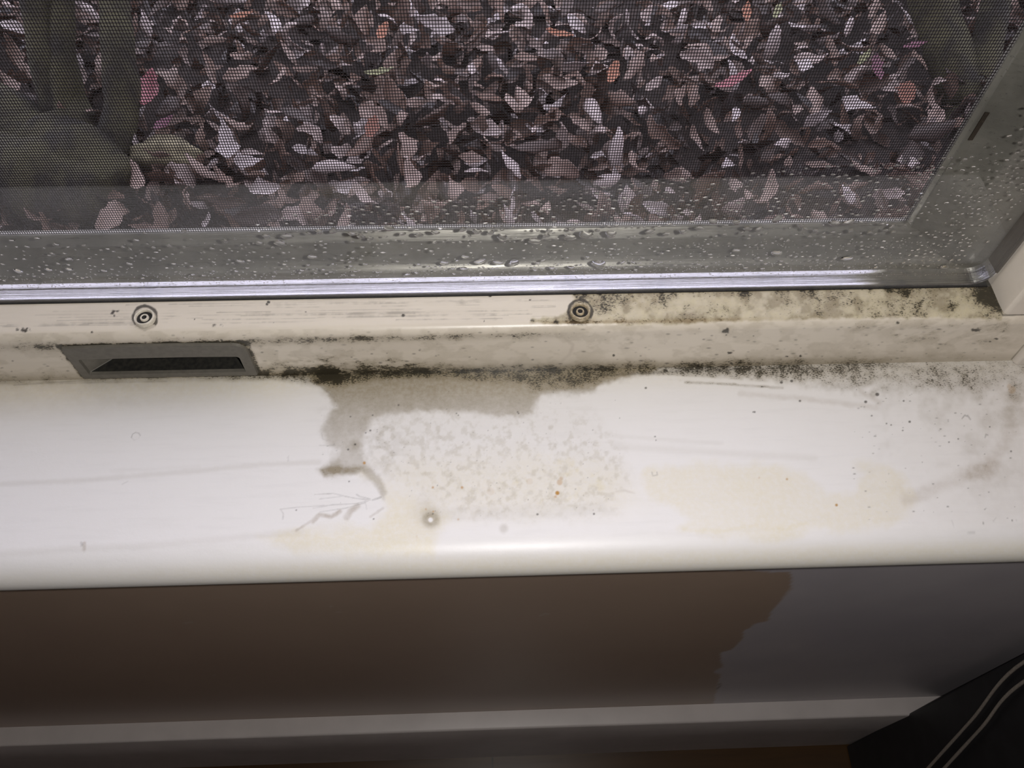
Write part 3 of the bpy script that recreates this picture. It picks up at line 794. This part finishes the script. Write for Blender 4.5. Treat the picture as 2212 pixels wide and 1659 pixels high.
# ------------------------------------------------------------------ water drops on the inside of the glass
rnd = random.Random(4)
def drop_geo(r, sag, h, seed, seg=14, rings_=5):
    """a flat cap of water with its edge on the glass"""
    g = random.Random(seed)
    ph = [g.uniform(0, 6.28) for _ in range(3)]
    vs, fs = [], []
    for i in range(rings_):
        q0 = 1 - i / (rings_ - 0.5)
        for k in range(seg):
            w = 2 * math.pi * k / seg
            q = r * q0 * (1 + 0.16 * math.sin(2 * w + ph[0]) + 0.09 * math.sin(3 * w + ph[1]))
            vs.append((q * math.cos(w), -h * (1 - q0 * q0), q * math.sin(w) * sag - 0.12 * r * (1 - q0)))
    for i in range(rings_ - 1):
        for k in range(seg):
            k2 = (k + 1) % seg
            fs.append((i * seg + k, i * seg + k2, (i + 1) * seg + k2, (i + 1) * seg + k))
    nb_ = len(vs)
    vs += [vs[k] for k in range(seg)]              # the flat base on the glass keeps its own corners
    fs.append(tuple(range(nb_, nb_ + seg))[::-1])
    fs.append(tuple(range((rings_ - 1) * seg, rings_ * seg)))
    return vs, fs
drops = []                                     # (x, z, radius, sag)
def put(px_, py_, rpx, sag=1.0):
    p = at(px_, py_, Y=GY)
    if p[0] > 0.2470 or p[2] < 0.0402 or p[0] < -0.30: return
    drops.append((p[0], p[2], rpx * 0.40 / 1850, sag))
for x, y, r in ((1038, 565, 14), (1075, 567, 11), (1110, 568, 14), (1294, 570, 14), (1590, 541, 8), (1678, 547, 12), (1829, 558, 14), (840, 493, 11), (1085, 513, 11), (1155, 520, 12), (1230, 512, 13), (1265, 507, 13), (1320, 505, 12), (1180, 510, 8),
                (1802, 482, 12), (1833, 480, 12), (2040, 577, 9), (1005, 555, 8), (1002, 580, 7), (960, 568, 8), (880, 592, 6), (1192, 579, 7), (1234, 577, 8), (620, 510, 11), (575, 510, 9), (560, 525, 8), (605, 525, 12), (40, 586, 9), (105, 583, 8), (150, 582, 7), (225, 585, 6), (280, 570, 7), (150, 560, 8),
                (675, 555, 11), (520, 565, 8), (1540, 478, 11), (1590, 480, 10), (1615, 493, 10), (1680, 472, 10), (1640, 495, 8), (1000, 495, 10), (1030, 500, 8), (1060, 502, 8), (905, 507, 8), (940, 502, 9), (870, 505, 7), (780, 510, 8), (800, 515, 8), (760, 505, 9), (720, 498, 9), (690, 500, 9), (1405, 500, 9), (1440, 505, 9), (1475, 500, 10), (1510, 492, 9)):
    put(x, y, r * rnd.uniform(0.85, 1.1), rnd.uniform(0.75, 1.0))
def rail_y(x): return 515 - 0.0153 * x
for _ in range(90):                            # band along the lip
    x = rnd.uniform(0, 1980); put(x, rail_y(x) + rnd.gauss(8, 9), rnd.uniform(2.2, 6.5), rnd.uniform(0.7, 1.1))
for _ in range(700):                           # over the metal
    x = rnd.uniform(0, 2080); put(x, rail_y(x) + rnd.uniform(15, 92), rnd.uniform(1.6, 5.0), rnd.uniform(0.5, 1.0))
for _ in range(900):                           # above the lip, thicker to the right
    x = 500 + 1620 * rnd.random() ** 0.7; y = rail_y(x) - rnd.uniform(0, 40 + 110 * max(0, (x - 500) / 1600)); put(x, y, rnd.uniform(1.8, 5.5), rnd.uniform(0.35, 0.8))
for _ in range(330):                           # in front of the right rail
    t = rnd.random(); x = 1950 + 250 * t + rnd.uniform(-10, 120); y = 580 - 380 * t * rnd.uniform(0.5, 1.0); put(x, y, rnd.uniform(1.8, 5.0), rnd.uniform(0.5, 1.0))
for _ in range(1500):                          # tiny beads just over the metal strip
    x = rnd.uniform(0, 2100); put(x, rail_y(x) + 112 - abs(rnd.gauss(0, 22)), rnd.uniform(0.8, 1.9), rnd.uniform(0.7, 1.0))
for _ in range(500):
    x = 1000 + 1050 * rnd.random() ** 0.6; put(x, rail_y(x) + rnd.uniform(30, 95), rnd.uniform(0.8, 2.0), rnd.uniform(0.7, 1.0))
# keep them apart
cell = {}; kept = []
for d in sorted(drops, key=lambda d: -d[2]):
    cx_, cz_ = int(d[0] // 0.006), int(d[1] // 0.006)
    ok = True
    for i in (-1, 0, 1):
        for j in (-1, 0, 1):
            for q in cell.get((cx_ + i, cz_ + j), ()):
                if math.hypot(d[0] - q[0], d[1] - q[1]) < (d[2] + q[2]) * 1.12: ok = False
    if ok:
        kept.append(d); cell.setdefault((cx_, cz_), []).append(d)
big, small = kept[:300], kept[300:]
protos = []
for k in range(8):
    vs, fs = drop_geo(1.0, 1.0, 0.42, 40 + k, 18, 6)
    me = bpy.data.meshes.new('water_drop'); me.from_pydata(vs, [], fs); smooth(me); me.materials.append(M_water)
    protos.append(me)
for k, (x, z, r, sag) in enumerate(big):
    o = bpy.data.objects.new('water_drop', protos[k % 8])
    COL.objects.link(o)
    o.location = (x, GY - 0.00004, z); o.scale = (r, r, r * sag)
    tag(o, 'clear water drop clinging to the inside of the window glass', 'water drop', 'water drops on the glass')
vs, fs = [], []
for k, (x, z, r, sag) in enumerate(small):
    v, f = drop_geo(r, sag, r * 0.42, 100 + k, 8, 4)
    b = len(vs)
    vs += [(p[0] + x, p[1] + GY - 0.00004, p[2] + z) for p in v]; fs += [tuple(i + b for i in q) for q in f]
me = bpy.data.meshes.new('condensation'); me.from_pydata(vs, [], fs); smooth(me)
tag(link('condensation', me, M_water), 'fine beads of condensation along the bottom of the glass', 'condensation', kind='stuff')

# ------------------------------------------------------------------ outside: ground, leaves, shrubs, stone
GZ = -0.40
gx = np.linspace(-2.2, 2.2, 90); gy = np.linspace(0.31, 3.4, 60)
vs = [(x, y, GZ - 0.03 + 0.018 * math.sin(x * 9 + y * 5) + 0.015 * math.sin(y * 13 - x * 4)) for x in gx for y in gy]
fs = [(i * 60 + j, (i + 1) * 60 + j, (i + 1) * 60 + j + 1, i * 60 + j + 1) for i in range(89) for j in range(59)]
g = from_pydata('garden_bed', vs, fs, M_soil, None, True)
tag(g, 'dark wet soil under the dead leaves outside the window', 'ground', kind='structure')

def leaf_geo(Ln, Wd, curl, fold, twist, nl=8, nw=4, tip=0.9, torn=0.0, seed=0):
    vs, fs = [], []
    g = random.Random(seed)
    for i in range(nl + 1):
        t = i / nl
        w = Wd * max(0.04, math.sin(math.pi * min(1, t * 0.97 + 0.02)) ** tip) * 0.5
        a = curl * (t - 0.5)
        yl = Ln * (math.sin(a) / curl if abs(curl) > 1e-3 else (t - 0.5))
        zl = Ln * ((1 - math.cos(a)) / curl if abs(curl) > 1e-3 else 0)
        tw = twist * (t - 0.5)
        wl, wr = w * (1 + torn * g.uniform(-1, 0.8)), w * (1 + torn * g.uniform(-1, 0.8))
        cr = torn * 0.07 * g.uniform(-1, 1)
        for j in range(nw + 1):
            s = (j / nw - 0.5) * 2
            fx, fz = (wl if s < 0 else wr) * s, fold * w * (abs(s) ** 1.3) + cr + torn * 0.03 * g.uniform(-1, 1)
            x2 = fx * math.cos(tw) - fz * math.sin(tw); z2 = fx * math.sin(tw) + fz * math.cos(tw)
            vs.append((x2, yl, zl + z2))
    for i in range(nl):
        for j in range(nw):
            b = i * (nw + 1) + j
            fs.append((b, b + 1, b + nw + 2, b + nw + 1))
    return vs, fs
rl = random.Random(11)
def rand_leaf(k, nl=8, nw=4):
    g = random.Random(k)
    return leaf_geo(1.0, g.uniform(0.20, 0.52), g.uniform(-1.9, 1.9), g.uniform(-0.6, 1.0), g.uniform(-1.6, 1.6), nl, nw, g.uniform(0.25, 1.0), g.uniform(0.25, 0.6), k)
def hue_attr(me, vals):
    a = me.attributes.new('leaf_hue', 'FLOAT', 'POINT')
    a.data.foreach_set('value', np.asarray(vals, dtype=np.float32))
def rotm(tilt, roll, yaw):
    return (Matrix.Rotation(yaw, 3, 'Z') @ Matrix.Rotation(tilt, 3, 'X') @ Matrix.Rotation(roll, 3, 'Y'))
def clear_of_stems(x, y):
    return True
# the litter nobody could count
low = [rand_leaf(500 + k, 5, 2) for k in range(40)]
low = [(np.array(v), f) for v, f in low]
VV, FF, HH = [], [], []
nb = 0
for k in range(9500):
    x, y = rl.uniform(-1.05, 1.25), rl.uniform(0.50, 1.75)
    v, f = low[k % 40]
    L_ = rl.uniform(0.020, 0.052)
    Rm = np.array(rotm(rl.gauss(0, 0.6), rl.gauss(0, 0.75), rl.uniform(0, 6.28)))
    p = (v * L_) @ Rm.T + np.array([x, y, GZ - 0.028 + rl.uniform(0, 0.045)])
    VV.append(p); FF += [tuple(i + nb for i in q) for q in f]; nb += len(v)
    HH += [min(1, max(0, rl.gauss(0.47, 0.33)))] * len(v)
me = bpy.data.meshes.new('leaf_litter')
me.from_pydata(np.concatenate(VV).tolist(), [], FF); smooth(me)
hue_attr(me, HH)
tag(link('leaf_litter', me, M_leaf), 'deep layer of small dead leaves covering the ground outside', 'leaf litter', kind='stuff')
# the leaves that show largest
def leaf_mesh(k, hue, mat, name='dead_leaf'):
    v, f = rand_leaf(k, 7, 4)
    me = bpy.data.meshes.new(name); me.from_pydata(v, [], f)
    bm = bmesh.new(); bm.from_mesh(me)
    bmesh.ops.solidify(bm, geom=bm.faces[:], thickness=0.012)
    bm.to_mesh(me); bm.free(); smooth(me)
    hue_attr(me, [hue] * len(me.vertices)); me.materials.append(mat)
    return me
kinds = [('pale', [0.74, 0.84, 0.93, 1.0], 'pale greyish pink dead leaf curled on the litter outside', 'pale dead leaves'),
         ('mid', [0.50, 0.58, 0.64], 'tan brown dead leaf lying curled on the litter outside', 'tan dead leaves'),
         ('dark', [0.12, 0.22, 0.32], 'dark brown dead leaf lying curled on the litter outside', 'dark brown dead leaves')]
lib = []
for ki, (nm, hs, lb, gr) in enumerate(kinds):
    lib.append([leaf_mesh(1000 + 100 * ki + q, hs[q % len(hs)], M_leaf) for q in range(9)])
spots = []
tries = 0
while len(spots) < 282 and tries < 20000:
    tries += 1
    x_, y_ = rl.uniform(20, 2180), rl.uniform(5, 490)
    p = at(x_, y_, Z=GZ + 0.02)
    if any(math.hypot(p[0] - q[0], p[1] - q[1]) < 0.034 for q in spots): continue
    spots.append(p)
for k, p in enumerate(spots):
    ki = rl.choices((0, 1, 2), (0.5, 0.33, 0.17))[0]
    me = rl.choice(lib[ki])
    o = bpy.data.objects.new('dead_leaf', me); COL.objects.link(o)
    L_ = rl.uniform(0.030, 0.062)
    o.location = (p[0], p[1], GZ + rl.uniform(0.012, 0.034)); o.scale = (L_, L_, L_)
    o.rotation_euler = rotm(rl.gauss(0, 0.6), rl.gauss(0, 0.75), rl.uniform(0, 6.28)).to_euler()
    tag(o, kinds[ki][2], 'leaf', kinds[ki][3])
# leaves one can single out by their colour
def tinted(name, col):
    return leaf_mat(name, [tuple(c * 0.8 for c in col), col])
M_pink, M_orange, M_mag, M_lime, M_rust = tinted('pink_leaf', (0.36, 0.12, 0.14)), tinted('orange_leaf', (0.33, 0.13, 0.065)), tinted('magenta_leaf', (0.16, 0.055, 0.09)), tinted('lime_leaf', (0.24, 0.25, 0.12)), tinted('rust_leaf', (0.22, 0.08, 0.045))
for (x, y, ln, wd, yaw, mt, lb) in (
        (322, 195, 0.060, 0.50, 0.05, M_pink, 'bright pink oval leaf beside the left shrub stems'),
        (525, 34, 0.036, 0.35, 1.4, M_orange, 'orange leaf lying near the far left of the litter'),
        (827, 70, 0.034, 0.5, 0.3, M_orange, 'small orange leaf at the far side of the litter, left of centre'),
        (1324, 160, 0.044, 0.4, 0.35, M_orange, 'orange leaf standing upright in the middle of the litter'),
        (1210, 75, 0.042, 0.35, 2.1, M_orange, 'thin orange leaf slanting at the far side of the litter, right of centre'),
        (804, 278, 0.036, 0.6, 0.2, M_rust, 'rust coloured leaf near the glass, left of centre'),
        (1612, 30, 0.040, 0.35, 0.2, M_orange, 'narrow orange leaf at the far right of the litter'),
        (1954, 206, 0.042, 0.7, 0.4, M_rust, 'round rust leaf close beside the right shrub trunk'),
        (1583, 176, 0.058, 0.28, 1.15, M_pink, 'narrow salmon pink leaf lying right of centre'),
        (1893, 150, 0.046, 0.4, 0.1, M_mag, 'magenta leaf left of the right shrub trunk'),
        (1975, 100, 0.034, 0.4, 1.4, M_mag, 'dark red leaf scrap beside the right shrub limb'),
        (1864, 128, 0.036, 0.3, 0.7, M_lime, 'lime green leaf scrap on the right of the litter'),
        (1678, 26, 0.034, 0.35, 0.5, M_lime, 'yellow green leaf at the far right of the litter'),
        (820, 157, 0.040, 0.3, 1.5, M_lime, 'thin green leaf blade left of centre'),
        (355, 268, 0.030, 0.5, 0.8, M_mag, 'small crimson leaf in front of the left shrub')):
    v, f = leaf_geo(1.0, wd * 0.85, 1.0, 0.5, 0.5, 9, 4, 0.8, 0.3, int(x))
    me = bpy.data.meshes.new('fallen_leaf'); me.from_pydata(v, [], f)
    bm = bmesh.new(); bm.from_mesh(me); bmesh.ops.solidify(bm, geom=bm.faces[:], thickness=0.012); bm.to_mesh(me); bm.free(); smooth(me)
    hue_attr(me, [0.7] * len(me.vertices))
    o = link('fallen_leaf', me, mt)
    p = at(x, y, Z=GZ + 0.045)
    o.location = p; o.scale = (ln, ln, ln); o.rotation_euler = (0.12, 0.08, -yaw)
    tag(o, lb, 'leaf')

def tube(name, pts, rad, mat, parent, seg=16, sub=8, seed=1):
    g = np.random.RandomState(seed)
    pts = np.array(pts, float); n = len(pts)
    t = np.linspace(0, n - 1, (n - 1) * sub + 1)
    def cr(A, u):
        i = min(int(u), n - 2); f = u - i
        p0, p1, p2, p3 = A[max(i - 1, 0)], A[i], A[i + 1], A[min(i + 2, n - 1)]
        return 0.5 * (2 * p1 + (p2 - p0) * f + (2 * p0 - 5 * p1 + 4 * p2 - p3) * f * f + (3 * p1 - p0 - 3 * p2 + p3) * f ** 3)
    P = np.array([cr(pts, u) for u in t]); Rr = np.interp(t, np.arange(n), rad)
    T = np.gradient(P, axis=0); T /= np.linalg.norm(T, axis=1)[:, None]
    vs, fs = [], []
    ph = g.rand(4) * 6.28
    for i in range(len(P)):
        a = np.cross(T[i], [0.1, 1, 0.05]); a /= np.linalg.norm(a); b = np.cross(T[i], a)
        for k in range(seg):
            w = 2 * math.pi * k / seg
            r = Rr[i] * (1 + 0.07 * math.sin(2 * w + ph[0] + i * 0.25) + 0.05 * math.sin(5 * w + ph[1]) + 0.04 * math.sin(i * 0.9 + ph[2]))
            vs.append(tuple(P[i] + r * (math.cos(w) * a + math.sin(w) * b)))
    for i in range(len(P) - 1):
        for k in range(seg):
            k2 = (k + 1) % seg
            fs.append((i * seg + k, i * seg + k2, (i + 1) * seg + k2, (i + 1) * seg + k))
    fs.append(tuple(range(seg))); fs.append(tuple(range((len(P) - 1) * seg, len(P) * seg)))
    return from_pydata(name, vs, fs, mat, parent, True)
LB = at(190, 360, Z=GZ - 0.02)
sh = empty('shrub', tuple(LB))
tag(sh, 'mossy shrub of several thick stems outside on the left', 'shrub')
tube('stem', [at(60, -260, Y=1.0), at(72, -40, Y=0.95), at(100, 130, Y=0.90), at(140, 260, Y=0.86), at(185, 350, Y=0.80)], [0.018, 0.019, 0.021, 0.025, 0.032], M_bark, sh, seed=1)
tube('stem', [at(150, -260, Y=1.0), at(134, -40, Y=0.96), at(134, 120, Y=0.90), at(155, 240, Y=0.86), at(190, 340, Y=0.80)], [0.015, 0.016, 0.018, 0.022, 0.028], M_bark, sh, seed=2)
tube('stem', [at(230, -260, Y=0.98), at(243, -40, Y=0.94), at(254, 110, Y=0.88), at(262, 230, Y=0.84), at(235, 350, Y=0.79)], [0.018, 0.019, 0.019, 0.020, 0.023], M_bark, sh, seed=3)
tube('stem', [at(-330, 40, Y=1.0), at(-120, 160, Y=0.93), at(20, 255, Y=0.86), at(120, 325, Y=0.81), at(210, 385, Y=0.76)], [0.026, 0.029, 0.033, 0.034, 0.034], M_bark, sh, seed=4)
tube('root', [at(-160, 330, Y=0.86), at(0, 370, Y=0.80), at(120, 400, Y=0.75), at(230, 425, Y=0.72)], [0.05, 0.055, 0.05, 0.03], M_bark, sh, seed=15)
tube('root', [at(120, 320, Y=0.82), at(190, 370, Y=0.77), at(260, 420, Y=0.735)], [0.045, 0.048, 0.035], M_bark, sh, seed=5)
RB = at(2085, 330, Z=GZ - 0.02)
sh = empty('shrub', tuple(RB))
tag(sh, 'forked mossy shrub trunk outside on the right beside the metal rail', 'shrub')
tube('limb', [at(1940, -260, Y=1.08), at(2002, -30, Y=1.02), at(2040, 90, Y=0.97), at(2082, 215, Y=0.91)], [0.024, 0.026, 0.029, 0.034], M_bark, sh, seed=6)
tube('limb', [at(2230, -260, Y=1.08), at(2160, -30, Y=1.02), at(2132, 90, Y=0.97), at(2092, 215, Y=0.91)], [0.017, 0.019, 0.022, 0.028], M_bark, sh, seed=7)
tube('trunk', [at(2086, 190, Y=0.925), at(2088, 260, Y=0.885), at(2078, 350, Y=0.84)], [0.036, 0.036, 0.045], M_bark, sh, seed=8)

bm = bmesh.new()
bmesh.ops.create_icosphere(bm, subdivisions=4, radius=1.0)
for v in bm.verts:
    k = 1 + 0.10 * math.sin(3 * v.co.x + 2 * v.co.y) + 0.06 * math.sin(7 * v.co.y + 3 * v.co.z)
    v.co = Vector((v.co.x * 0.046 * k, v.co.y * 0.022 * k, v.co.z * 0.022 * k))
me = bpy.data.meshes.new('garden_stone'); bm.to_mesh(me); bm.free(); smooth(me)
o = link('garden_stone', me, M_stone)
o.location = at(358, 335, Z=GZ + 0.01); o.rotation_euler = (0, 0, -0.1)
tag(o, 'pale mossy stone half buried in the litter by the left shrub', 'stone')

# ------------------------------------------------------------------ black cabinet and two cords, at the right by the floor
CXL, CYB = 0.3838, 0.1325
bot = [(CXL, -0.32), (CXL, CYB), (0.78, CYB), (0.78, -0.32)]
vs = [(x, y, FLOOR_Z) for x, y in bot] + [(x, y + (0.0125 if y > 0 else 0), -0.06) for x, y in bot]
fs = [(0, 1, 2, 3), (4, 5, 6, 7), (0, 1, 5, 4), (1, 2, 6, 5), (2, 3, 7, 6), (3, 0, 4, 7)]
cab = empty('cabinet', (0.58, -0.09, FLOOR_Z))
tag(cab, 'black cabinet standing on the floor against the wall under the sill', 'cabinet')
body = from_pydata('body', vs, fs, M_black, cab)
b_ = body.modifiers.new('bevel', 'BEVEL'); b_.width = 0.002; b_.segments = 2
def cord(name, pts, r, lb):
    o = tube(name, pts, [r] * len(pts), M_cord, None, 10, 10, 3)
    tag(o, lb, 'cord', None)
XC = CXL - 0.004
def cordpts(a, b):
    p, q = at(*a, X=XC), at(*b, X=XC)
    d = (q - p)
    e = p + d * 1.9
    e[2] = max(e[2], FLOOR_Z + 0.004)
    top_ = np.array([XC, min(p[1] + 0.006, 0.13), -0.09])
    return [np.array([CXL + 0.06, top_[1], -0.0565]), np.array([CXL + 0.008, top_[1], -0.0563]), np.array([XC + 0.0005, top_[1], -0.064]), top_, p, (p + q) / 2, q, e]
cord('cord', cordpts((2212, 1430), (2005, 1659)), 0.0013, 'pale thin cord crossing the black cabinet, the one nearer the window')
cord('cord', cordpts((2212, 1472), (2040, 1659)), 0.0013, 'pale thin cord crossing the black cabinet, the one farther from the window')
